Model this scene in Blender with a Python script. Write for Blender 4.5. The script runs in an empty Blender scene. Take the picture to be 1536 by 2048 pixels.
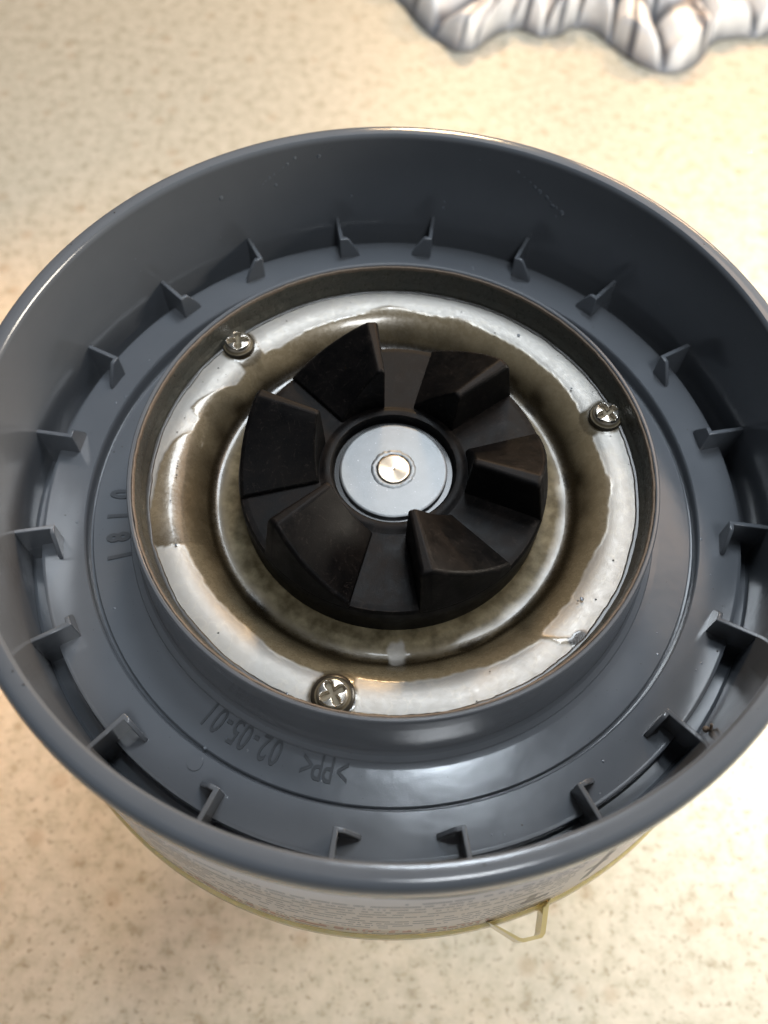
import bpy, bmesh, math, random
from math import sin, cos, radians as rad, pi, sqrt, atan2, hypot
from mathutils import Vector, Matrix, noise

random.seed(7)
S = bpy.context.scene
COL = S.collection
S.unit_settings.system = 'METRIC'
S.unit_settings.scale_length = 0.01          # one unit is one centimetre
GZ = -14.0                                    # countertop height (rim of the upturned jar is z = 0)

# ------------------------------------------------------------------ camera
cam = bpy.data.cameras.new('camera')
cam.sensor_fit = 'VERTICAL'; cam.sensor_height = 24.0
cam.lens = 24.0 * 1700 / 2048
cam.clip_start = 0.1; cam.clip_end = 1000
camo = bpy.data.objects.new('camera', cam); COL.objects.link(camo)
T, R = 1.080, -0.022
fw = Vector((0, cos(T), -sin(T))); up = Vector((0, sin(T), cos(T))); rt = Vector((1, 0, 0))
r2 = rt * cos(R) + up * sin(-R) * -1
u2 = up * cos(R) - rt * sin(R)
# image was measured with u' = u cos R - v sin R, v' = u sin R + v cos R
r2 = rt * cos(R) - up * sin(R)
u2 = rt * sin(R) + up * cos(R)
m = Matrix((r2, u2, -fw)).transposed().to_4x4()
m.translation = Vector((-.136, -7.034, 10.165))
camo.matrix_world = m
cam.dof.use_dof = True
cam.dof.focus_distance = 13.0
cam.dof.aperture_fstop = cam.lens * 1e-3 / 0.165
S.camera = camo

# ------------------------------------------------------------------ surroundings, lamps and added fill lights
w = bpy.data.worlds.new('World'); S.world = w; w.use_nodes = True
bg = w.node_tree.nodes['Background']
bg.inputs[0].default_value = (0.80, 0.88, 1.0, 1)
bg.inputs[1].default_value = 0.06

def area(name, loc, target, sx, sy, energy, col, spread=180):
    l = bpy.data.lights.new(name, 'AREA'); l.shape = 'RECTANGLE'
    l.size = sx; l.size_y = sy; l.energy = energy; l.color = col; l.spread = rad(spread)
    o = bpy.data.objects.new(name, l); COL.objects.link(o)
    o.location = loc
    d = Vector(target) - Vector(loc)
    o.rotation_euler = d.to_track_quat('-Z', 'Y').to_euler()
    return o
area('ceiling_light', (8.0, 21.5, 100), (8.0, 21.6, 0), 9.5, 8, 17000, (.80, .90, 1.0))
area('overhead_fill', (4.5, 13, 27), (2, 4, 0), 9, 8, 5600, (.84, .92, 1.0))  # added close fill, no such lamp known; lifts the collar floor
area('room_light', (22, -52, 115), (0, 0, -4), 26, 26, 70000, (.90, .95, 1.0))
area('back_fill_panel', (30, 150, 150), (0, 0, -4), 260, 150, 40000, (.80, .90, 1.0))  # unseen panel added to brighten reflections on rim and cloth
area('counter_lamp', (27, 6, 0), (14, 4, -14), 8, 24, 17000, (1.0, .91, .78))
area('low_warm_fill', (-22, 9, -6), (-8, -6, -14), 5, 5, 5000, (1.0, .46, .13))  # extra fill added to warm the counter at lower left
area('warm_lamp', (6, 76, 33), (0, 0, -6), 12, 6, 30000, (1.0, .69, .38))
area('warm_strip_lamp', (34, 66, 20), (0, 0, -6), 22, 4, 20000, (1.0, .60, .32))
area('warm_panel', (52, 66, 95), (0, 0, -2), 45, 45, 22000, (1.0, .72, .50))
S.view_settings.view_transform = 'Standard'
S.view_settings.look = 'None'
S.view_settings.exposure = 0.0
S.view_settings.gamma = 1.0

# ------------------------------------------------------------------ node helpers
class NT:
    def __init__(s, name):
        s.m = bpy.data.materials.new(name); s.m.use_nodes = True
        s.t = s.m.node_tree; s.b = s.t.nodes['Principled BSDF']
    def n(s, ty, **kw):
        x = s.t.nodes.new(ty)
        for k, v in kw.items(): setattr(x, k, v)
        return x
    def l(s, a, b): s.t.links.new(a, b)
    def set(s, **kw):
        for k, v in kw.items(): s.b.inputs[k.replace('_', ' ')].default_value = v
        return s
    def coord(s, kind='Object'): return s.n('ShaderNodeTexCoord').outputs[kind]
    def noise(s, scale, detail=3, rough=.55, vec=None, dist=0):
        x = s.n('ShaderNodeTexNoise'); x.inputs['Scale'].default_value = scale
        x.inputs['Detail'].default_value = detail; x.inputs['Roughness'].default_value = rough
        x.inputs['Distortion'].default_value = dist
        s.l(vec if vec else s.coord(), x.inputs['Vector']); return x.outputs['Fac']
    def vor(s, scale, vec=None, feature='F1'):
        x = s.n('ShaderNodeTexVoronoi'); x.feature = feature
        x.inputs['Scale'].default_value = scale
        s.l(vec if vec else s.coord(), x.inputs['Vector']); return x.outputs['Distance']
    def ramp(s, fac, stops, interp='LINEAR'):
        x = s.n('ShaderNodeValToRGB'); x.color_ramp.interpolation = interp
        e = x.color_ramp.elements
        while len(e) > 1: e.remove(e[-1])
        for i, (p, c) in enumerate(stops):
            k = e[0] if i == 0 else e.new(p)
            k.position = p; k.color = (c if len(c) == 4 else (*c, 1)) if not isinstance(c, (int, float)) else (c, c, c, 1)
        s.l(fac, x.inputs[0]); return x.outputs[0]
    def mix(s, fac, a, b, mode='MIX'):
        x = s.n('ShaderNodeMix'); x.data_type = 'RGBA'; x.blend_type = mode
        for i, v in ((0, fac), (6, a), (7, b)):
            if hasattr(v, 'links'): s.l(v, x.inputs[i])
            else: x.inputs[i].default_value = v if isinstance(v, (int, float)) else (*v, 1)[:4]
        return x.outputs[2]
    def math(s, op, a, b=0, c=0):
        x = s.n('ShaderNodeMath', operation=op)
        for i, v in enumerate((a, b, c)):
            if hasattr(v, 'links'): s.l(v, x.inputs[i])
            else: x.inputs[i].default_value = v
        return x.outputs[0]
    def bump(s, h, strength=.3, dist=.01, normal=None):
        x = s.n('ShaderNodeBump'); x.inputs['Strength'].default_value = strength
        x.inputs['Distance'].default_value = dist; s.l(h, x.inputs['Height'])
        if normal: s.l(normal, x.inputs['Normal'])
        return x.outputs[0]
    def to(s, sock, name): s.l(sock, s.b.inputs[name]); return s

# ------------------------------------------------------------------ materials
def grey_plastic():
    t = NT('grey_plastic'); t.set(Roughness=.27, Specular_IOR_Level=.55)
    n1 = t.noise(1.2, 5, .6); n2 = t.noise(60, 3, .6)
    dust = t.ramp(t.noise(30, 5, .8), [(.58, 0), (.85, 1)])
    c = t.mix(n1, (.098, .106, .118), (.116, .125, .138))
    c = t.mix(t.math('MULTIPLY', dust, .12), c, (.16, .165, .17))
    sp = t.ramp(t.vor(7.0), [(.035, 1), (.06, 0)])
    c = t.mix(t.math('MULTIPLY', sp, .5), c, (.02, .018, .015))
    t.to(c, 'Base Color')
    t.to(t.ramp(n1, [(.3, .12), (.75, .19)]), 'Roughness')
    nn = t.bump(n2, .05, .01); t.to(t.bump(t.noise(2.0, 2), .12, .03, nn), 'Normal')
    return t.m
M_GREY = grey_plastic()

def plate_mat():
    t = NT('stained_steel'); at = t.n('ShaderNodeAttribute', attribute_name='film')
    sep = t.n('ShaderNodeSeparateColor'); t.l(at.outputs['Color'], sep.inputs[0])
    film, deep, olive = sep.outputs
    n1 = t.noise(2.2, 5, .6); n2 = t.noise(9, 4, .65)
    steel = t.mix(n1, (.26, .247, .225), (.345, .33, .305))
    wat = t.ramp(t.noise(3.4, 2, .5, dist=.6), [(.47, 0), (.50, 1), (.53, 0)])
    steel = t.mix(t.math('MULTIPLY', wat, .25), steel, (.42, .38, .31))
    brown = t.mix(n2, (.120, .092, .052), (.19, .152, .095))
    br2 = t.mix(deep, brown, (.014, .010, .005))
    ol = t.mix(t.ramp(t.noise(4, 4, .6), [(.35, 0), (.7, 1)]), (.060, .046, .022), (.165, .135, .080))
    ol2 = t.mix(deep, ol, (.014, .010, .005)); br3 = t.mix(olive, br2, ol2)
    t.to(t.mix(film, steel, br3), 'Base Color')
    t.to(t.math('MULTIPLY_ADD', film, -.50, .65), 'Metallic')
    ro = t.mix(film, t.ramp(n2, [(.3, .40), (.7, .52)]), t.ramp(n2, [(.3, .20), (.7, .34)]))
    t.to(t.math('MULTIPLY_ADD', olive, .28, ro), 'Roughness')
    t.to(t.math('MULTIPLY_ADD', olive, -.3, .5), 'Specular IOR Level')
    t.l(t.math('MULTIPLY', t.math('SUBTRACT', film, olive), .45), t.b.inputs['Coat Weight']); t.b.inputs['Coat Roughness'].default_value = .06
    h = t.mix(film, t.noise(70, 2), t.noise(14, 3))
    t.to(t.bump(h, .22, .012), 'Normal')
    return t.m
M_PLATE = plate_mat()

def rubber():
    t = NT('black_rubber'); n1 = t.noise(2.6, 5, .65); n2 = t.noise(40, 3, .7)
    geo = t.n('ShaderNodeNewGeometry'); sp = t.n('ShaderNodeSeparateXYZ'); t.l(geo.outputs['Normal'], sp.inputs[0])
    # rusty dust settled on upward faces only
    dust = t.math('MULTIPLY', t.ramp(sp.outputs[2], [(.55, 0), (.95, 1)]), t.ramp(n1, [(.40, .10), (.68, 1)]))
    c = t.mix(dust, (.0012, .0012, .0014), (.0085, .0062, .0052))
    c = t.mix(t.math('MULTIPLY', t.ramp(n2, [(.62, 0), (.74, 1)]), .35), c, (.06, .05, .045))
    bv = t.n('ShaderNodeBevel'); bv.samples = 4; bv.inputs['Radius'].default_value = .03
    dt = t.n('ShaderNodeVectorMath', operation='DOT_PRODUCT'); t.l(bv.outputs[0], dt.inputs[0]); t.l(geo.outputs['Normal'], dt.inputs[1])
    wear = t.math('MULTIPLY', t.ramp(dt.outputs['Value'], [(.90, 1), (.985, 0)]), t.ramp(t.noise(9, 5, .75), [(.46, 0), (.64, 1)]))
    c = t.mix(t.math('MULTIPLY', wear, .7), c, (.085, .065, .052))
    fib = t.noise(3.0, 4, .8, dist=3.0)
    c = t.mix(t.math('MULTIPLY', t.ramp(fib, [(.60, 0), (.63, 1), (.66, 0)]), .35), c, (.05, .04, .035))
    t.to(c, 'Base Color')
    t.to(t.ramp(n1, [(.3, .40), (.7, .62)]), 'Roughness')
    t.set(Specular_IOR_Level=.12)
    t.to(t.bump(n2, .25, .008), 'Normal')
    return t.m
M_RUB = rubber()

def metal(name, col, rough, aniso=0, scratch=0.0, spots=False):
    t = NT(name); t.set(Metallic=1.0, Roughness=rough)
    n1 = t.noise(6, 4, .6)
    c = t.mix(n1, tuple(x * .82 for x in col), col)
    if spots:
        sp = t.ramp(t.noise(22, 4, .7), [(.66, 0), (.70, 1)])
        c = t.mix(t.math('MULTIPLY', sp, .6), c, (.85, .87, .9))
        t.to(t.math('MULTIPLY_ADD', sp, .3, rough), 'Roughness')
    t.to(c, 'Base Color')
    if aniso:
        t.set(Anisotropic=aniso)
        tg = t.n('ShaderNodeTangent', direction_type='RADIAL', axis='Z'); t.l(tg.outputs[0], t.b.inputs['Tangent'])
    if scratch:
        t.to(t.bump(t.noise(30, 4, .6), scratch, .006), 'Normal')
    return t.m
M_WASH = metal('washer_steel', (.24, .25, .255), .50, 0, .25, True)
M_SHAFT = metal('shaft_steel', (.42, .35, .27), .30, .9, .05)
def screw_mat():
    t = NT('screw_steel'); sp = t.n('ShaderNodeSeparateXYZ'); t.l(t.coord(), sp.inputs[0])
    dirt = t.ramp(sp.outputs[2], [(.085, 1), (.125, 0)])          # dried dirt filling the cross recess
    n1 = t.noise(14, 4)
    t.to(t.mix(dirt, t.mix(n1, (.60, .56, .50), (.80, .76, .69)), t.mix(n1, (.10, .078, .045), (.20, .165, .11))), 'Base Color')
    t.to(t.math('MULTIPLY_ADD', dirt, -.75, 1.0), 'Metallic'); t.to(t.math('MULTIPLY_ADD', dirt, .25, .27), 'Roughness')
    return t.m
M_SCREW = screw_mat()

def seal_mat():
    t = NT('grimy_seal'); n1 = t.noise(10, 5, .7); n2 = t.noise(3, 3)
    c = t.mix(n1, (.022, .021, .016), (.10, .09, .07)); c = t.mix(n2, c, (.045, .050, .045))
    t.to(c, 'Base Color'); t.to(t.ramp(n1, [(.35, .22), (.7, .6)]), 'Roughness'); t.set(Metallic=.25)
    t.to(t.bump(n1, .8, .03), 'Normal'); return t.m
M_SEAL = seal_mat()
def rust_mat():
    t = NT('rusty_rim'); n1 = t.noise(16, 5, .75)
    t.to(t.mix(n1, (.055, .042, .03), (.20, .15, .11)), 'Base Color'); t.set(Roughness=.6)
    t.to(t.bump(n1, .8, .02), 'Normal'); return t.m
M_RUST = rust_mat()

def amber():
    t = NT('amber_plastic'); t.set(Base_Color=(.62, .47, .10, 1), Roughness=.12, Transmission_Weight=.55, IOR=1.45)
    t.to(t.mix(t.noise(3), (.74, .63, .28), (.90, .82, .52)), 'Base Color'); return t.m
M_AMBER = amber()
def clear():
    t = NT('clear_plastic'); t.set(Roughness=.06, Transmission_Weight=1.0, IOR=1.3)
    t.to(t.mix(t.noise(2), (.97, .93, .80), (.99, .97, .90)), 'Base Color'); return t.m
M_CLEAR = clear()

def label_mat():
    t = NT('printed_label'); uv = t.coord('UV'); sp = t.n('ShaderNodeSeparateXYZ'); t.l(uv, sp.inputs[0])
    U, V, _ = sp.outputs                                   # U: cm round the jar, V: cm up
    rowf = t.math('MULTIPLY', V, 4.3); row = t.math('FLOOR', rowf); fr = t.math('FRACT', rowf)
    band = t.math('MULTIPLY', t.math('GREATER_THAN', fr, .30), t.math('LESS_THAN', fr, .68))
    cb = t.n('ShaderNodeCombineXYZ'); t.l(t.math('MULTIPLY', U, 8.5), cb.inputs[0]); t.l(t.math('MULTIPLY', row, 3.17), cb.inputs[1])
    wn = t.noise(1.0, 1, .5, cb.outputs[0])
    cb2 = t.n('ShaderNodeCombineXYZ'); t.l(t.math('MULTIPLY', U, .55), cb2.inputs[0]); t.l(t.math('MULTIPLY', row, 1.9), cb2.inputs[1])
    gap = t.noise(1.0, 1, .5, cb2.outputs[0])
    ink = t.math('MULTIPLY', band, t.math('GREATER_THAN', wn, .44))
    ink = t.math('MULTIPLY', ink, t.math('GREATER_THAN', gap, .42))
    ink = t.math('MULTIPLY', ink, t.math('MULTIPLY', t.math('GREATER_THAN', U, 1.2), t.math('LESS_THAN', U, 7.6)))
    ink = t.math('MULTIPLY', ink, t.math('LESS_THAN', V, 3.2))
    def box(u0, u1, v0, v1):
        a = t.math('MULTIPLY', t.math('GREATER_THAN', U, u0), t.math('LESS_THAN', U, u1))
        b = t.math('MULTIPLY', t.math('GREATER_THAN', V, v0), t.math('LESS_THAN', V, v1)); return t.math('MULTIPLY', a, b)
    redrow = box(1.5, 6.5, .25, .55)
    paper = t.mix(t.noise(1.5), (.74, .665, .60), (.82, .745, .685))
    c = t.mix(t.math('MULTIPLY', ink, .66), paper, (.09, .085, .09))
    c = t.mix(t.math('MULTIPLY', t.math('MULTIPLY', redrow, t.math('GREATER_THAN', wn, .5)), .5), c, (.52, .16, .10))
    c = t.mix(t.math('MULTIPLY', box(7.96, 8.12, .7, 3.3), .75), c, (.07, .06, .06))
    c = t.mix(t.math('MULTIPLY', box(7.8, 8.2, 1.9, 2.15), .6), c, (.09, .07, .07))
    c = t.mix(t.math('MULTIPLY', box(6.9, 7.35, 1.1, 1.35), .7), c, (.12, .09, .08))
    c = t.mix(t.math('MULTIPLY', box(6.95, 7.1, 1.3, 1.9), .6), c, (.12, .09, .08))
    t.to(c, 'Base Color'); t.set(Roughness=.5); return t.m
M_LABEL = label_mat()

def counter_mat():
    t = NT('speckled_stone'); n0 = t.noise(.10, 3); n1 = t.noise(2.0, 5, .68); n2 = t.noise(5.5, 4, .65)
    c = t.mix(n0, (.41, .402, .332), (.47, .462, .392))
    c = t.mix(t.ramp(n1, [(.40, .0), (.62, .7)]), c, (.58, .555, .485))
    c = t.mix(t.ramp(n1, [(.28, .75), (.44, 0)]), c, (.27, .225, .15))
    c = t.mix(t.ramp(n2, [(.34, .75), (.43, 0)]), c, (.21, .175, .12))
    c = t.mix(t.ramp(t.vor(.8), [(.12, .35), (.24, 0)]), c, (.33, .24, .15))
    t.to(c, 'Base Color')
    fl = t.ramp(t.vor(1.1), [(.05, 1), (.08, 0)])
    t.to(t.mix(fl, t.ramp(n2, [(.3, .34), (.7, .5)]), (.05, .05, .05)), 'Roughness')
    t.to(t.bump(t.noise(5, 4), .15, .03), 'Normal'); return t.m
M_COUNTER = counter_mat()

def cloth_mat():
    t = NT('striped_shaded_satin'); at = t.n('ShaderNodeAttribute', attribute_name='stripe_shade')  # attribute holds the stripes together with painted pleat shade
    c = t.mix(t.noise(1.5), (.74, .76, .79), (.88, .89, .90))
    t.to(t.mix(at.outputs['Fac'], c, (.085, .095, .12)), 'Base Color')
    t.set(Metallic=.12, Roughness=.42)
    t.to(t.bump(t.noise(2.0, 3), .25, .08), 'Normal'); return t.m
M_CLOTH = cloth_mat()
def plain(name, col, rough, metal_=0):
    t = NT(name); t.set(Roughness=rough, Metallic=metal_)
    t.to(t.mix(t.noise(14, 4), tuple(x * .75 for x in col), tuple(min(1, x * 1.2) for x in col)), 'Base Color'); return t.m
M_LETTER = plain('matte_moulded_plastic', (.040, .045, .052), .5)
M_DARK = plain('dark_gunk_and_gap', (.020, .016, .011), .3)
M_BLACK = plain('glossy_black_bearing', (.008, .008, .008), .25)
def water():
    t = NT('water_bead'); t.set(Roughness=.04, Specular_IOR_Level=.8)
    t.to(t.mix(t.noise(2), (.10, .115, .135), (.16, .175, .195)), 'Base Color'); return t.m
M_WATER = water()

# ------------------------------------------------------------------ mesh helpers
def finish(name, me, mat, parent=None, smooth=True, angle=35, loc=(0, 0, 0), rz=0):
    if mat: me.materials.append(mat)
    if smooth:
        for p in me.polygons: p.use_smooth = True
        me.set_sharp_from_angle(angle=rad(angle))
    o = bpy.data.objects.new(name, me); COL.objects.link(o)
    o.location = loc; o.rotation_euler = (0, 0, rz)
    if parent: o.parent = parent
    return o
def from_bm(name, bm, mat, parent=None, **kw):
    bmesh.ops.recalc_face_normals(bm, faces=bm.faces)
    me = bpy.data.meshes.new(name); bm.to_mesh(me); bm.free()
    return finish(name, me, mat, parent, **kw)
def support(prof, closed, d=.018):
    """extra points next to the corners of long profile edges, so that flats stay flat when smooth shaded"""
    out = []; n = len(prof)
    for i in range(n if closed else n - 1):
        a, b = prof[i], prof[(i + 1) % n]; L = hypot(b[0]-a[0], b[1]-a[1]); out.append(a)
        if L > .12:
            for t in (d / L, 1 - d / L): out.append((a[0] + (b[0]-a[0])*t, a[1] + (b[1]-a[1])*t))
    if not closed: out.append(prof[-1])
    return out
def lathe_mesh(prof, seg=256, closed=True):
    prof = support(prof, closed)
    V, F = [], []; n = len(prof)
    for i in range(seg):
        a = 2 * pi * i / seg
        for r, z in prof: V.append((r * cos(a), r * sin(a), z))
    for i in range(seg):
        j = (i + 1) % seg
        for k in range(n if closed else n - 1):
            l = (k + 1) % n
            F.append((i * n + k, j * n + k, j * n + l, i * n + l))
    me = bpy.data.meshes.new('lathe'); me.from_pydata(V, [], F)
    bm = bmesh.new(); bm.from_mesh(me)
    if not closed:
        for k in (0, n - 1):
            if prof[k][0] < 1e-4:
                bmesh.ops.remove_doubles(bm, verts=[v for v in bm.verts if hypot(v.co.x, v.co.y) < 1e-4], dist=1e-3)
    bmesh.ops.recalc_face_normals(bm, faces=bm.faces); bm.to_mesh(me); bm.free()
    return me
def lathe(name, prof, mat, parent=None, seg=256, closed=True, **kw):
    return finish(name, lathe_mesh(prof, seg, closed), mat, parent, **kw)
def add_box(bm, x0, x1, y0, y1, z0, z1):
    vs = [bm.verts.new(p) for p in ((x0,y0,z0),(x1,y0,z0),(x1,y1,z0),(x0,y1,z0),(x0,y0,z1),(x1,y0,z1),(x1,y1,z1),(x0,y1,z1))]
    for f in ((0,3,2,1),(4,5,6,7),(0,1,5,4),(1,2,6,5),(2,3,7,6),(3,0,4,7)): bm.faces.new([vs[i] for i in f])
def add_prism(bm, pts, axis, a, b):
    """closed polygon pts (p,q) extruded along axis 'x' or 'z' from a to b"""
    mk = (lambda p, q, t: (t, p, q)) if axis == 'x' else (lambda p, q, t: (p, q, t))
    A = [bm.verts.new(mk(p, q, a)) for p, q in pts]; B = [bm.verts.new(mk(p, q, b)) for p, q in pts]
    n = len(pts); bm.faces.new(A); bm.faces.new(B[::-1])
    for i in range(n): bm.faces.new((A[i], B[i], B[(i+1) % n], A[(i+1) % n]))
def thing(name, label, cat, loc=(0, 0, 0)):
    o = bpy.data.objects.new(name, None); COL.objects.link(o); o.location = loc
    o.empty_display_size = 1; o['label'] = label; o['category'] = cat; return o
def bev(o, w, seg=2, ang=30):
    b = o.modifiers.new('bevel', 'BEVEL'); b.width = w; b.segments = seg; b.limit_method = 'ANGLE'; b.angle_limit = rad(ang)
    b.harden_normals = False
    return o
def wrap(a): return (a + pi) % (2 * pi) - pi
def sst(a, b, x):
    t = max(0, min(1, (x - a) / (b - a))); return t * t * (3 - 2 * t)

# ------------------------------------------------------------------ countertop
bm = bmesh.new()
g = 220
add_box(bm, -g, g, -g, g, GZ - 3, GZ)
ct = from_bm('countertop', bm, M_COUNTER, smooth=False)
ct['kind'] = 'structure'

# ------------------------------------------------------------------ the upturned blender jar
root = thing('blender_jar', 'upside down blender jar with grey plastic collar and black six-toothed coupling, standing on countertop', 'blender jar', (0, 0, 0))
# jar body: clear yellowish plastic, narrowing towards the mouth end on the counter
body = lathe('jar_body', [(6.24, -.82), (6.27, -.86), (6.40, -2.4), (6.55, -4.4), (6.60, -4.92),
                          (6.30, -5.3), (5.7, -7.5), (4.9, -11), (4.4, GZ + .02), (4.15, GZ + .02), (4.65, -11), (5.45, -7.5), (6.05, -5.3), (6.33, -4.6), (6.18, -2.4), (6.05, -.86)],
             M_CLEAR, root, 192)
def arc_strip(name, a0, a1, prof, mat, parent, n=96, uv=False, thick=.012):
    V, F, UVs = [], [], []; k = len(prof)
    for i in range(n + 1):
        a = a0 + (a1 - a0) * i / n
        for r, z in prof: V.append((r * cos(a), r * sin(a), z)); UVs.append(((a - a0) * 6.5, z - prof[-1][1]))
    for i in range(n):
        for j in range(k - 1): F.append((i*k+j, (i+1)*k+j, (i+1)*k+j+1, i*k+j+1))
    me = bpy.data.meshes.new(name); me.from_pydata(V, [], F)
    if uv:
        l = me.uv_layers.new(name='UVMap')
        for lp in me.loops: l.data[lp.index].uv = UVs[lp.vertex_index]
    o = finish(name, me, mat, parent)
    sm = o.modifiers.new('thickness', 'SOLIDIFY'); sm.thickness = thick; sm.offset = 1
    return o
lab = arc_strip('label_sticker', rad(-133), rad(-47), [(6.295, -.86), (6.41, -2.3), (6.53, -3.9), (6.595, -4.72)][::1], M_LABEL, body, 120, uv=True)
lab['label'] = 'pale printed paper label wrapped round the jar below the grey collar'
lathe('amber_edge', [(6.605, -4.80), (6.65, -4.84), (6.672, -4.95), (6.66, -5.06), (6.62, -5.10), (6.45, -5.12), (6.45, -4.9)], M_AMBER, body, 192)
# trapezoid lug on the jar's amber edge
bm = bmesh.new()
out = [(6.56, -76.2), (6.63, -75.4), (6.97, -72.6), (7.01, -72.0), (7.04, -69.6), (7.00, -69.0), (6.68, -67.2), (6.56, -66.2)]
inn = [(6.665, -74.2), (6.93, -72.0), (6.965, -69.9), (6.66, -68.1)]
P = lambda q: (q[0] * cos(rad(q[1])), q[0] * sin(rad(q[1])))
out_p = [P(q) for q in out]
cx, cy = P((6.8, -71.1))
inn_p = [P((6.655, -75.2)), P((6.665, -74.8)), P((6.93, -72.3)), P((6.955, -71.9)), P((6.985, -69.75)), P((6.955, -69.5)), P((6.66, -67.9)), P((6.655, -67.6))]
for k in range(8):
    a, b = k, (k + 1) % 8
    if k == 7: continue
    quad = [out_p[a], out_p[b], inn_p[b], inn_p[a]]
    add_prism(bm, quad, 'z', -5.06, -4.5)
bmesh.ops.remove_doubles(bm, verts=bm.verts, dist=1e-4)
lug = from_bm('amber_lug', bm, M_AMBER, body, angle=30)

# collar -----------------------------------------------------------
FL = -2.54
prof = [(3.99, -2.0), (4.075, -2.0), (4.082, -1.26), (4.086, -1.22), (4.102, -1.206), (4.135, -1.208), (4.152, -1.225), (4.16, -1.26), (4.19, -1.5), (4.27, -2.38),
        (4.285, -2.45), (4.32, -2.49), (4.40, -2.50), (4.42, -2.535), (4.5, FL), (5.02, FL), (5.04, FL - .02), (5.05, FL - .07), (5.085, FL - .07), (5.095, FL), (5.105, -2.36), (5.125, -2.335),
        (5.75, -2.33), (5.79, -2.345), (5.805, -2.39), (5.82, -2.74), (5.85, -2.78), (5.92, -2.79), (6.03, -2.79), (6.06, -2.75),
        (6.055, -2.2), (6.03, -1.0), (6.01, -.10), (6.02, -.035), (6.05, -.004), (6.09, 0), (6.19, -.003), (6.25, -.02), (6.30, -.07), (6.335, -.16),
        (6.352, -.33), (6.35, -.48), (6.33, -.57), (6.295, -.61), (6.29, -.64), (6.30, -.66), (6.30, -.74), (6.28, -.78), (6.1, -.80), (6.1, -3.0), (3.99, -3.0)]
collar = lathe('collar', prof, M_GREY, root, 320, angle=40)
collar['label'] = 'dark grey moulded plastic collar with a rounded rim'
# lens-shaped tab under the rim on the near side
V, F = [], []
N = 40
for i in range(N + 1):
    t = i / N; a = rad(-91.5 + 19 * t); d = .62 + .36 * sin(pi * t) ** 1.3
    for r, z in ((6.345, -.42), (6.347, -.6), (6.34, -d + .03), (6.30, -d - .01), (6.2, -d - .01), (6.2, -.42)): V.append((r * cos(a), r * sin(a), z))
for i in range(N):
    for j in range(5): F.append((i*6+j, i*6+6+j, i*6+7+j, i*6+1+j))
me = bpy.data.meshes.new('rim_tab'); me.from_pydata(V, [], F)
bm = bmesh.new(); bm.from_mesh(me); bmesh.ops.recalc_face_normals(bm, faces=bm.faces); bm.to_mesh(me); bm.free()
finish('rim_tab', me, M_LETTER, collar)
# 20 hooked ribs
def fin_mesh(sign):
    bm = bmesh.new()
    add_box(bm, 5.435, 6.07, -.037, .037, -2.42, -1.85)
    # the blade reaches down into the gully outside the raised floor
    add_box(bm, 5.80, 6.07, -.0368, .0368, -2.8, -2.4)
    s = sign
    pts = [(0, -1.852), (s*.10, -1.855), (s*.135, -1.88), (s*.30, -2.18), (s*.34, -2.27), (s*.345, -2.36), (s*.345, -2.42), (0, -2.42)]
    add_prism(bm, pts, 'x', 5.437, 5.508)
    bmesh.ops.recalc_face_normals(bm, faces=bm.faces)
    me = bpy.data.meshes.new('fin'); bm.to_mesh(me); bm.free()
    for p in me.polygons: p.use_smooth = True
    me.set_sharp_from_angle(angle=rad(40)); me.materials.append(M_GREY)
    return me
FM = {1: fin_mesh(1), -1: fin_mesh(-1)}
for k in range(20):
    a = 101.3 - 18.05 * k
    # ribs 1, 3, 5 ... hook clockwise; the even ones hook the other way
    o = bpy.data.objects.new('fin', FM[-1 if k % 2 == 0 else 1]); COL.objects.link(o)
    o.parent = collar; o.rotation_euler = (0, 0, rad(a)); bev(o, .016, 2)
# raised moulded lettering on the floor of the collar
def glyphs(items, size, condense, r0, z, parent, bold=0.0, ext=.012):
    made = {}
    for ch, adeg in items:
        if ch not in made:
            cu = bpy.data.curves.new('glyph', 'FONT'); cu.body = ch; cu.size = size; cu.extrude = ext; cu.align_x = 'CENTER'
            cu.offset = bold; cu.resolution_u = 4; cu.bevel_depth = .004; cu.bevel_resolution = 0
            to = bpy.data.objects.new('glyph', cu); COL.objects.link(to)
            dg = bpy.context.evaluated_depsgraph_get(); me = bpy.data.meshes.new_from_object(to.evaluated_get(dg))
            me.transform(Matrix.Diagonal((condense, 1, 1, 1)))
            me.materials.clear(); me.materials.append(M_LETTER)
            bpy.data.objects.remove(to); bpy.data.curves.remove(cu); made[ch] = me
        a = rad(adeg)
        o = bpy.data.objects.new('moulded_letter', made[ch]); COL.objects.link(o); o.parent = parent
        o.location = (r0 * cos(a), r0 * sin(a), z); o.rotation_euler = (0, 0, a - pi / 2)
# letters stand with their tops pointing outward, reading clockwise
glyphs(zip('>PP<02-05-01', [-98.2, -100.7, -102.7, -104.8, -111.0, -113.3, -115.4, -117.4, -119.5, -121.4, -123.3, -125.6]), .58, .56, 4.40, FL + .004, collar)
glyphs(zip('1810', [-165.2, -169.6, -174.6, -179.8]), .50, .66, 4.44, FL + .004, collar, bold=.022)
# round ejector mark
bm = bmesh.new(); bmesh.ops.create_cone(bm, cap_ends=True, segments=40, radius1=.12, radius2=.115, depth=.03)
bmesh.ops.translate(bm, verts=bm.verts, vec=(5.29 * cos(rad(-121.6)), 5.29 * sin(rad(-121.6)), -2.33))
from_bm('ejector_mark', bm, M_GREY, collar)

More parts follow.
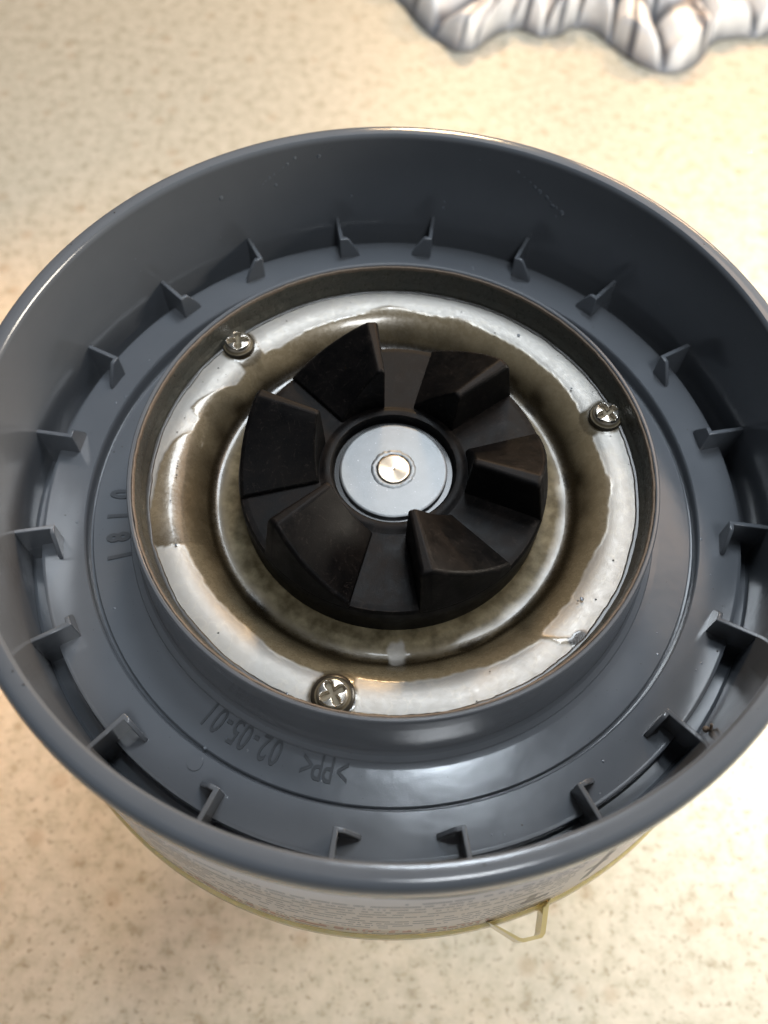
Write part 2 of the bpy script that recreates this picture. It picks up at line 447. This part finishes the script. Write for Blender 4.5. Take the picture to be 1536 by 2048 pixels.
# seal and rusty edge inside the ring -------------------------------
seal_prof = [(4.052, -1.27), (4.045, -1.29), (4.03, -1.40), (4.02, -1.58), (3.98, -1.66), (3.965, -1.72), (3.965, -1.80), (4.052, -1.80)]
me = lathe_mesh(seal_prof, 360)
for v in me.vertices:
    r = hypot(v.co.x, v.co.y)
    if r < 4.05:
        d = noise.noise(Vector((v.co.x * 2.5, v.co.y * 2.5, v.co.z * 3))) * .014 + noise.noise(Vector((v.co.x * 9, v.co.y * 9, v.co.z * 8))) * .007
        v.co.x *= 1 + d / r; v.co.y *= 1 + d / r
seal = finish('grimy_seal', me, M_SEAL, root)
me = lathe_mesh([(4.079, -1.30), (4.045, -1.30), (4.042, -1.265), (4.052, -1.238), (4.068, -1.230), (4.079, -1.235)], 360)
for v in me.vertices:
    d = noise.noise(Vector((v.co.x * 7, v.co.y * 7, 3))) * .010; r = hypot(v.co.x, v.co.y)
    v.co.x *= 1 + d / r; v.co.y *= 1 + d / r
finish('rusty_edge', me, M_RUST, seal)

me = lathe_mesh([(3.90, -1.76), (3.915, -1.742), (3.93, -1.736), (3.972, -1.734), (3.972, -1.76)], 360)  # dark uneven ring for the gap between seal and plate
for v in me.vertices:
    r = hypot(v.co.x, v.co.y); d = .022 * noise.noise(Vector((v.co.x * 2, v.co.y * 2, 1))) + .012 * noise.noise(Vector((v.co.x * 8, v.co.y * 8, 1)))
    if r < 3.95: v.co.x *= 1 + d / r; v.co.y *= 1 + d / r
finish('dark_gap', me, M_DARK, seal)
# stained steel plate -----------------------------------------------
BD = [(3.40,120.7),(3.43,134.3),(3.34,145.7),(3.66,157.4),(3.70,159.8),(3.50,162.0),(3.50,165.9),(3.72,171),(3.80,178.1),(3.87,185.3),(3.93,193.3),(3.95,199.4),
      (3.90,200.6),(3.50,202.0),(3.47,205.7),(3.446,214.2),(3.405,226.4),(3.39,234.1),(3.44,241.5),(3.455,250.8),(3.42,257),(3.386,262.7),(3.408,270.1),(3.402,278.2),(3.401,287.5),
      (3.469,298.0),(3.481,303.2),(3.53,309.5),(3.42,311.6),(3.426,316.6),(3.402,325.6),(3.407,331.8),(3.413,339.0),(3.52,345.4),(3.523,353.6),(3.56,359.2),(3.508,362.9),
      (3.465,371.3),(3.46,384.2),(3.53,392.1),(3.51,399.5),(3.52,413.6),(3.53,424.8),(3.57,431.5),(3.49,440.6),(3.62,451.1),(3.52,459.8),(3.45,475.3)]
BD = [(r, a % 360) for r, a in BD]; BD.sort(key=lambda q: q[1])
def bound(adeg):
    a = adeg % 360; n = len(BD)
    for i in range(n):
        r0, a0 = BD[i]; r1, a1 = BD[(i + 1) % n]
        if i == n - 1: a1 += 360
        aa = a if a >= BD[0][1] else a + 360
        if a0 <= aa <= a1:
            t = (aa - a0) / max(1e-6, a1 - a0); return r0 + (r1 - r0) * t
    return 3.45
SC = [(3.80, rad(136.8)), (3.79, rad(19.2)), (3.74, rad(-102.4))]
SCP = [(r * cos(a), r * sin(a)) for r, a in SC]
PP = [(1.0, -2.275), (2.5, -2.272), (2.8, -2.278), (2.94, -2.27), (3.02, -2.235), (3.10, -2.14), (3.20, -2.02), (3.30, -1.925), (3.40, -1.855), (3.50, -1.805), (3.62, -1.770), (3.74, -1.753), (4.03, -1.75)]
def pz(r):
    for (a, z0), (b, z1) in zip(PP, PP[1:]):
        if a <= r <= b: return z0 + (z1 - z0) * (r - a) / (b - a)
    return PP[-1][1]
def pzs(r): return sum(pz(max(1.0, min(4.03, r + d))) for d in (-.08, -.04, 0, .04, .08)) / 5
def segd(px, py, ax, ay, bx, by):
    dx, dy = bx - ax, by - ay; t = max(0, min(1, ((px-ax)*dx + (py-ay)*dy) / (dx*dx + dy*dy)))
    return hypot(px - ax - t*dx, py - ay - t*dy)
def pol2(r, a): return (r * cos(rad(a)), r * sin(rad(a)))
TA, TB, TC = pol2(3.45, -50.6), pol2(3.72, -47.6), pol2(4.0, -44.2)
NA, NR = 720, 120
V, F, C = [], [], []
rs = [1.0 + (4.035 - 1.0) * (i / NR) ** .8 for i in range(NR + 1)]
for i in range(NA):
    a = 2 * pi * i / NA; ca, sa = cos(a), sin(a); ad = math.degrees(a)
    b = bound(ad)
    for r in rs:
        x, y = r * ca, r * sa
        n1 = noise.noise(Vector((x * 2.2, y * 2.2, 0))); n2 = noise.noise(Vector((x * 8, y * 8, 5)))
        bb = b + n1 * .03 + n2 * .025
        d = bb - r                                   # >0: under the dirty water film
        for k, (sx, sy) in enumerate(SCP):
            ds = hypot(x - sx, y - sy); rr = SC[k][0]
            d = max(d, (.36 if k == 2 else .33) - ds + n2 * .015)
            inx, iny = sx * (3.3 / rr), sy * (3.3 / rr)
            d = max(d, .25 + .03 * n1 - segd(x, y, sx, sy, inx, iny))
        d = max(d, .035 - segd(x, y, *TA, *TB) + n2 * .02, .06 - segd(x, y, *TB, *TC) + n2 * .03, .165 - hypot(x - TC[0] * .985, y - TC[1] * .985) + n2 * .03)
        f = sst(-.015, .02, d)
        # the pale rinsed patch on the near side of the trough floor
        pat = hypot((ad + 88 - 0 + 180) % 360 - 180, (r - 2.85) * 14)
        patch = 1 - sst(2.2, 3.4, pat + n2 * 1.2)
        thick = sst(0, .42, d)
        z = pzs(r) + .008 * f * (1 - .4 * thick) + .004 * n1 * f
        deep = thick * (.48 + .52 * sst(3.40, 3.02, r)) * sst(2.78, 2.97, r)
        deep = min(1, max(0, deep * (.85 + .5 * n1)))
        crease = max(0, 1 - abs(r - (3.03 + .03 * n1)) / (.20 + .09 * noise.noise(Vector((ca * 1.5, sa * 1.5, 9)))))
        deep = max(deep, sst(0, .95, crease))
        lv = sst(188, 200, ad) * (1 - sst(200, 203, ad)) * sst(3.3, 3.5, r)
        deep = max(deep, .55 * lv)
        if r > 3.0:
            for k, (sx, sy) in enumerate(SCP):
                if hypot(x - sx, y - sy) < .42: deep = max(deep, .5)
        if hypot(x - TC[0] * .985, y - TC[1] * .985) < .21: deep = 1.0
        olive = 1 - sst(2.70, 2.98, r + .06 * n1)
        if patch > 0: f *= 1 - .8 * patch * (1 if r < 3.05 else 0)
        V.append((x, y, z)); C.append((f, deep, olive, 1))
n = NR + 1
for i in range(NA):
    j = (i + 1) % NA
    for k in range(NR): F.append((i*n+k, i*n+k+1, j*n+k+1, j*n+k))
me = bpy.data.meshes.new('steel_plate'); me.from_pydata(V, [], F)
ca_ = me.color_attributes.new(name='film', type='FLOAT_COLOR', domain='POINT')
ca_.data.foreach_set('color', [q for c in C for q in c])
plate = finish('steel_plate', me, M_PLATE, root, angle=80)
plate['label'] = 'pale dished steel plate smeared with dirty brown water'

# screws ------------------------------------------------------------
def screw_mesh():
    NA, NR, R0 = 120, 44, .262
    V, F = [(0, 0, 0)], []
    def h(x, y):
        r = hypot(x, y)
        z = .185 - .045 * (r / R0) ** 2.2 - (.10 * sst(.19, .25, r))
        a = atan2(y, x)
        best = 1e9
        for k in range(4):
            ux, uy = cos(k * pi / 2), sin(k * pi / 2)
            t = max(0, min(.135, x * ux + y * uy))
            wd = .046 + .012 * sst(.04, .13, t)
            best = min(best, hypot(x - t * ux, y - t * uy) - wd)
        m_ = 1 - sst(-.018, .010, best)
        return z - m_ * (.125 - .15 * r)
    for j in range(1, NR + 1):
        r = R0 * j / NR
        for i in range(NA):
            a = 2 * pi * i / NA; V.append((r * cos(a), r * sin(a), h(r * cos(a), r * sin(a))))
    V[0] = (0, 0, h(0, 0))
    for i in range(NA):
        F.append((0, 1 + i, 1 + (i + 1) % NA))
    for j in range(NR - 1):
        for i in range(NA):
            p = 1 + j * NA; q = p + NA; k = (i + 1) % NA
            F.append((p + i, q + i, q + k, p + k))
    p = 1 + (NR - 1) * NA; b = len(V)
    for r, z in ((R0 + .006, .03), (R0 + .004, -.03)):
        for i in range(NA):
            a = 2 * pi * i / NA; V.append((r * cos(a), r * sin(a), z))
    for L, q in ((p, b), (b, b + NA)):
        for i in range(NA):
            k = (i + 1) % NA; F.append((L + i, q + i, q + k, L + k))
    me = bpy.data.meshes.new('screw'); me.from_pydata(V, [], F)
    for pl in me.polygons: pl.use_smooth = True
    me.materials.append(M_SCREW); me.set_sharp_from_angle(angle=rad(60)); return me
SM = screw_mesh()
for k, ((x, y), rot) in enumerate(zip(SCP, (8, 33, 27))):
    o = bpy.data.objects.new('screw', SM); COL.objects.link(o); o.parent = root
    o.location = (x, y, -1.745); o.rotation_euler = (0, 0, rad(rot))
    # dark wet ring of dirt round the head
    rm = lathe_mesh([(.266, -.02), (.315 if k == 2 else .28, -.02), (.32 if k == 2 else .285, .02), (.30 if k == 2 else .275, .045), (.266, .06)], 64)
    g_ = finish('dirt_ring', rm, M_DARK, o)

# drive coupling ----------------------------------------------------
coup = lathe('drive_coupling', [(.93, -2.1), (.955, -1.60), (.975, -1.50), (1.01, -1.462), (1.07, -1.45), (1.13, -1.465), (1.18, -1.50), (1.3, -1.505), (2.36, -1.515), (2.44, -1.53),
                                (2.475, -1.575), (2.485, -1.7), (2.485, -2.18), (2.46, -2.225), (2.40, -2.24), (1.2, -2.24), (1.2, -2.1)], M_RUB, root, 256)
coup['label'] = 'black rubber drive coupling with six ramped teeth'
def ro_(z): return 2.478 - (z + 1.52) / .94 * .185
def tooth_mesh():
    bm = bmesh.new(); st = []
    A = [(-1.2, -.645), (0, -.60), (3.2, -.585), (5.0, -.62)]
    for k in range(1, 9):
        t = k / 8; A.append((5.0 + 31 * t, -.62 - .82 * t))
    for adeg, z in A:
        a = rad(adeg)
        zt = z; ri = 1.215 + .03 * (zt + 1.5); ro = ro_(zt)
        pr = [(1.19, -1.56), (ri, zt - .03), (ri + .04, zt), (ro - .05, zt), (ro, zt - .05), (2.478, -1.56)]
        st.append([bm.verts.new((r * cos(a), r * sin(a), zz)) for r, zz in pr])
    for s0, s1 in zip(st, st[1:]):
        for i in range(5): bm.faces.new((s0[i], s0[i+1], s1[i+1], s1[i]))
        bm.faces.new((s0[5], s0[0], s1[0], s1[5]))
    bm.faces.new(st[0]); bm.faces.new(st[-1][::-1])
    bmesh.ops.recalc_face_normals(bm, faces=bm.faces)
    me = bpy.data.meshes.new('tooth'); bm.to_mesh(me); bm.free()
    for p in me.polygons: p.use_smooth = True
    me.set_sharp_from_angle(angle=rad(28)); me.materials.append(M_RUB); return me
TM = tooth_mesh()
for a in (38.9, 99.0, 158.5, 219.4, 281.0, 340.6):
    o = bpy.data.objects.new('tooth', TM); COL.objects.link(o); o.parent = coup
    o.rotation_euler = (0, 0, rad(a)); bev(o, .034, 3, 35)
lathe('bearing', [(.30, -2.1), (.30, -1.62), (.95, -1.62), (.95, -2.1)], M_BLACK, coup, 96)
wash = lathe('washer', [(.30, -1.60), (.305, -1.545), (.325, -1.535), (.84, -1.538), (.862, -1.548), (.868, -1.57), (.868, -1.62), (.30, -1.62)], M_WASH, root, 160)
sh = lathe('shaft', [(0, -1.518), (.02, -1.512), (.25, -1.510), (.262, -1.513), (.272, -1.530), (.275, -1.56), (.275, -1.7)], M_SHAFT, root, 96, closed=False, angle=50)
me = lathe_mesh([(.272, -1.56), (.276, -1.528), (.30, -1.519), (.335, -1.524), (.37, -1.540), (.34, -1.56)], 160)
for v in me.vertices:
    nn = noise.noise(Vector((v.co.x * 14, v.co.y * 14, 2))); v.co.x *= 1 + .05 * nn; v.co.y *= 1 + .05 * nn; v.co.z += .006 * nn
finish('staked_burr', me, M_WASH, sh)

# water: drops and smears on the collar wall, floor and plate ------------
bm = bmesh.new(); rnd = random.Random(11)
def drop(x, y, z, s, nrm):
    q = Vector(nrm).to_track_quat('Z', 'Y').to_matrix().to_4x4()
    m_ = Matrix.Translation((x, y, z)) @ q @ Matrix.Diagonal((s, s * rnd.uniform(.8, 1.5), s * .35, 1))
    bmesh.ops.create_icosphere(bm, subdivisions=2, radius=1, matrix=m_)
def wall_drop(adeg, z, s):
    a = rad(adeg); r = 6.02 + (-z) * .016; drop(r * cos(a), r * sin(a), z, s, (-cos(a), -sin(a), 0))
for a_, z_, s_ in ((98.6, -1.35, .035), (81.5, -1.45, .03), (81.6, -1.6, .03), (104, -.35, .05), (112, -.8, .04), (76, -.35, .035), (62, -.9, .05), (61, -1.1, .03), (122, -.7, .05), (47, -.7, .03), (140, -1.0, .03), (20, -.6, .03), (-62, -1.0, .03)):
    wall_drop(a_, z_, s_)
for k in range(9):                                   # two running smears left by splashes
    wall_drop(69 - 1.1 * k + rnd.uniform(-.2, .2), -.42 - .07 * k, .035 + .02 * rnd.random())
    wall_drop(108 + .8 * k + rnd.uniform(-.2, .2), -.30 - .05 * k, .028 + .02 * rnd.random())
for i in range(34):
    wall_drop(rnd.uniform(20, 190), rnd.uniform(-1.7, -.2), rnd.uniform(.01, .022))
for i in range(30):
    a = rnd.uniform(0, 2 * pi); r = rnd.uniform(4.5, 5.7); drop(r * cos(a), r * sin(a), FL if r < 5.05 else -2.33, rnd.uniform(.012, .028), (0, 0, 1))
for i in range(6):
    a = rnd.uniform(0, 2 * pi); r = rnd.uniform(3.45, 3.95); drop(r * cos(a), r * sin(a), -1.745, rnd.uniform(.012, .03), (0, 0, 1))
dr = from_bm('water_drops', bm, M_WATER, collar); dr['kind'] = 'stuff'
bm = bmesh.new()
for i in range(60):
    a = rnd.uniform(0, 2 * pi); k = rnd.random()
    if k < .5: r = rnd.uniform(4.4, 5.7); z = FL if r < 5.05 else -2.33
    elif k < .75: r = rnd.uniform(3.5, 3.95); z = -1.748
    else: r = rnd.uniform(6.05, 6.2); z = 0
    s = rnd.uniform(.008, .02)
    bmesh.ops.create_icosphere(bm, subdivisions=1, radius=1, matrix=Matrix.Translation((r*cos(a), r*sin(a), z)) @ Matrix.Diagonal((s, s*.8, s*.5, 1)))
gr = from_bm('dirt_grains', bm, M_DARK, collar); gr['kind'] = 'stuff'
# little plastic burr on the ninth rib
bm = bmesh.new(); a = rad(-41.9)
for r_, z_, s_ in ((6.03, -1.80, .035), (6.06, -1.72, .022), (6.05, -1.64, .016), (6.03, -1.57, .02)):
    bmesh.ops.create_icosphere(bm, subdivisions=2, radius=s_ * 1.4, matrix=Matrix.Translation((r_ * cos(a) - .02, r_ * sin(a) + .03, z_)))
from_bm('plastic_burr', bm, M_RUST, collar)

# ------------------------------------------------------------------ crumpled silver object on the counter
EDGE = [(-1.2,37.5),(-.9,35.5),(-.2,33.8),(.5,32.4),(1.3,31.0),(2.4,29.7),(3.0,29.55),(3.6,29.8),(4.6,30.9),(5.6,31.3),(6.5,30.8),(7.4,30.9),(8.2,31.5),(9.1,31.2),(9.9,30.0),(10.8,29.0),(11.8,28.4),(12.8,28.5),(13.7,29.3),(14.5,30.6),(15.6,31.0),(16.8,31.1),(18.0,31.6),(19.5,31.2),(21,30.9),(22.5,31.8),(24,31.5),(25.5,33.5),(26.3,36.5)]
def edge_pt(s):
    f = s * (len(EDGE) - 1); i = min(int(f), len(EDGE) - 2); t = f - i
    p = [EDGE[max(0, min(len(EDGE)-1, i + k))] for k in (-1, 0, 1, 2)]
    o = []
    for c in (0, 1):
        a, b, c_, d = (q[c] for q in p)
        o.append(.5 * ((2*b) + (-a + c_) * t + (2*a - 5*b + 4*c_ - d) * t*t + (-a + 3*b - 3*c_ + d) * t**3))
    return o
NS, ND = 460, 90
V, F, ST = [], [], []
cx, cy = 12.5, 41.0
for i in range(NS + 1):
    s = i / NS; ex, ey = edge_pt(s)
    for j in range(ND + 1):
        t = j / ND
        x = ex + (cx + (ex - cx) * .25 - ex) * t; y = ey + (cy - ey) * t
        dist = t * 9
        ph = s * 13.5 + .55 * noise.noise(Vector((s * 6, dist * .22, 1))) + .9 * noise.noise(Vector((s * 3.1, 2, 7)))
        fr = ph - math.floor(ph)
        lobe = max(0, 1 - abs(2 * fr - 1) ** 4)            # broad round pleats with narrow deep valleys
        env = sst(0, .45, dist)
        tier = 0
        for dd, hh in ((2.1, 1.1), (4.4, .9)):
            sh = .6 * noise.noise(Vector((math.floor(ph) * 1.7, dd, 3)))
            tier += hh * sst(dd + sh - .25, dd + sh + .25, dist)
        z = .06 + env * (.15 + 1.25 * lobe) + .7 * tier + .25 * env * noise.noise(Vector((x * .9, y * .9, 4))) 
        V.append((x, y, GZ + max(.02, z)))
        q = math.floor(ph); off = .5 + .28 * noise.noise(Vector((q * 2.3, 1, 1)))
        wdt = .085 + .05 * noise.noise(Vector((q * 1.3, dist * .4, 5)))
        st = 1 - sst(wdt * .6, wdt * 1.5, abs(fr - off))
        st = max(st * (1 if (q * 7) % 3 else .15), .9 * (1 - sst(.03, .11, min(fr, 1 - fr))))  # stripes on the pleats, plus shade painted into the valleys
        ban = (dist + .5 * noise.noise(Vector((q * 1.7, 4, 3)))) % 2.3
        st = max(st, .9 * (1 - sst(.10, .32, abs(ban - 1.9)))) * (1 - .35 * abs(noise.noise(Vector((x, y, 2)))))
        ST.append(max(st, .8 * (1 - sst(.08, .28, dist))))  # shade under the front edge is painted in as well
for i in range(NS):
    for j in range(ND):
        k = ND + 1; F.append((i*k+j, (i+1)*k+j, (i+1)*k+j+1, i*k+j+1))
me = bpy.data.meshes.new('crumpled_cloth'); me.from_pydata(V, [], F)
at_ = me.attributes.new('stripe_shade', 'FLOAT', 'POINT'); at_.data.foreach_set('value', ST)
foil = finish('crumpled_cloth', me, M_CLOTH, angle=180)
sm = foil.modifiers.new('thickness', 'SOLIDIFY'); sm.thickness = .03
foil['label'] = 'shiny white and grey striped cloth with scalloped pleats and painted fold shade, crumpled on the countertop behind the jar'
foil['category'] = 'cloth'
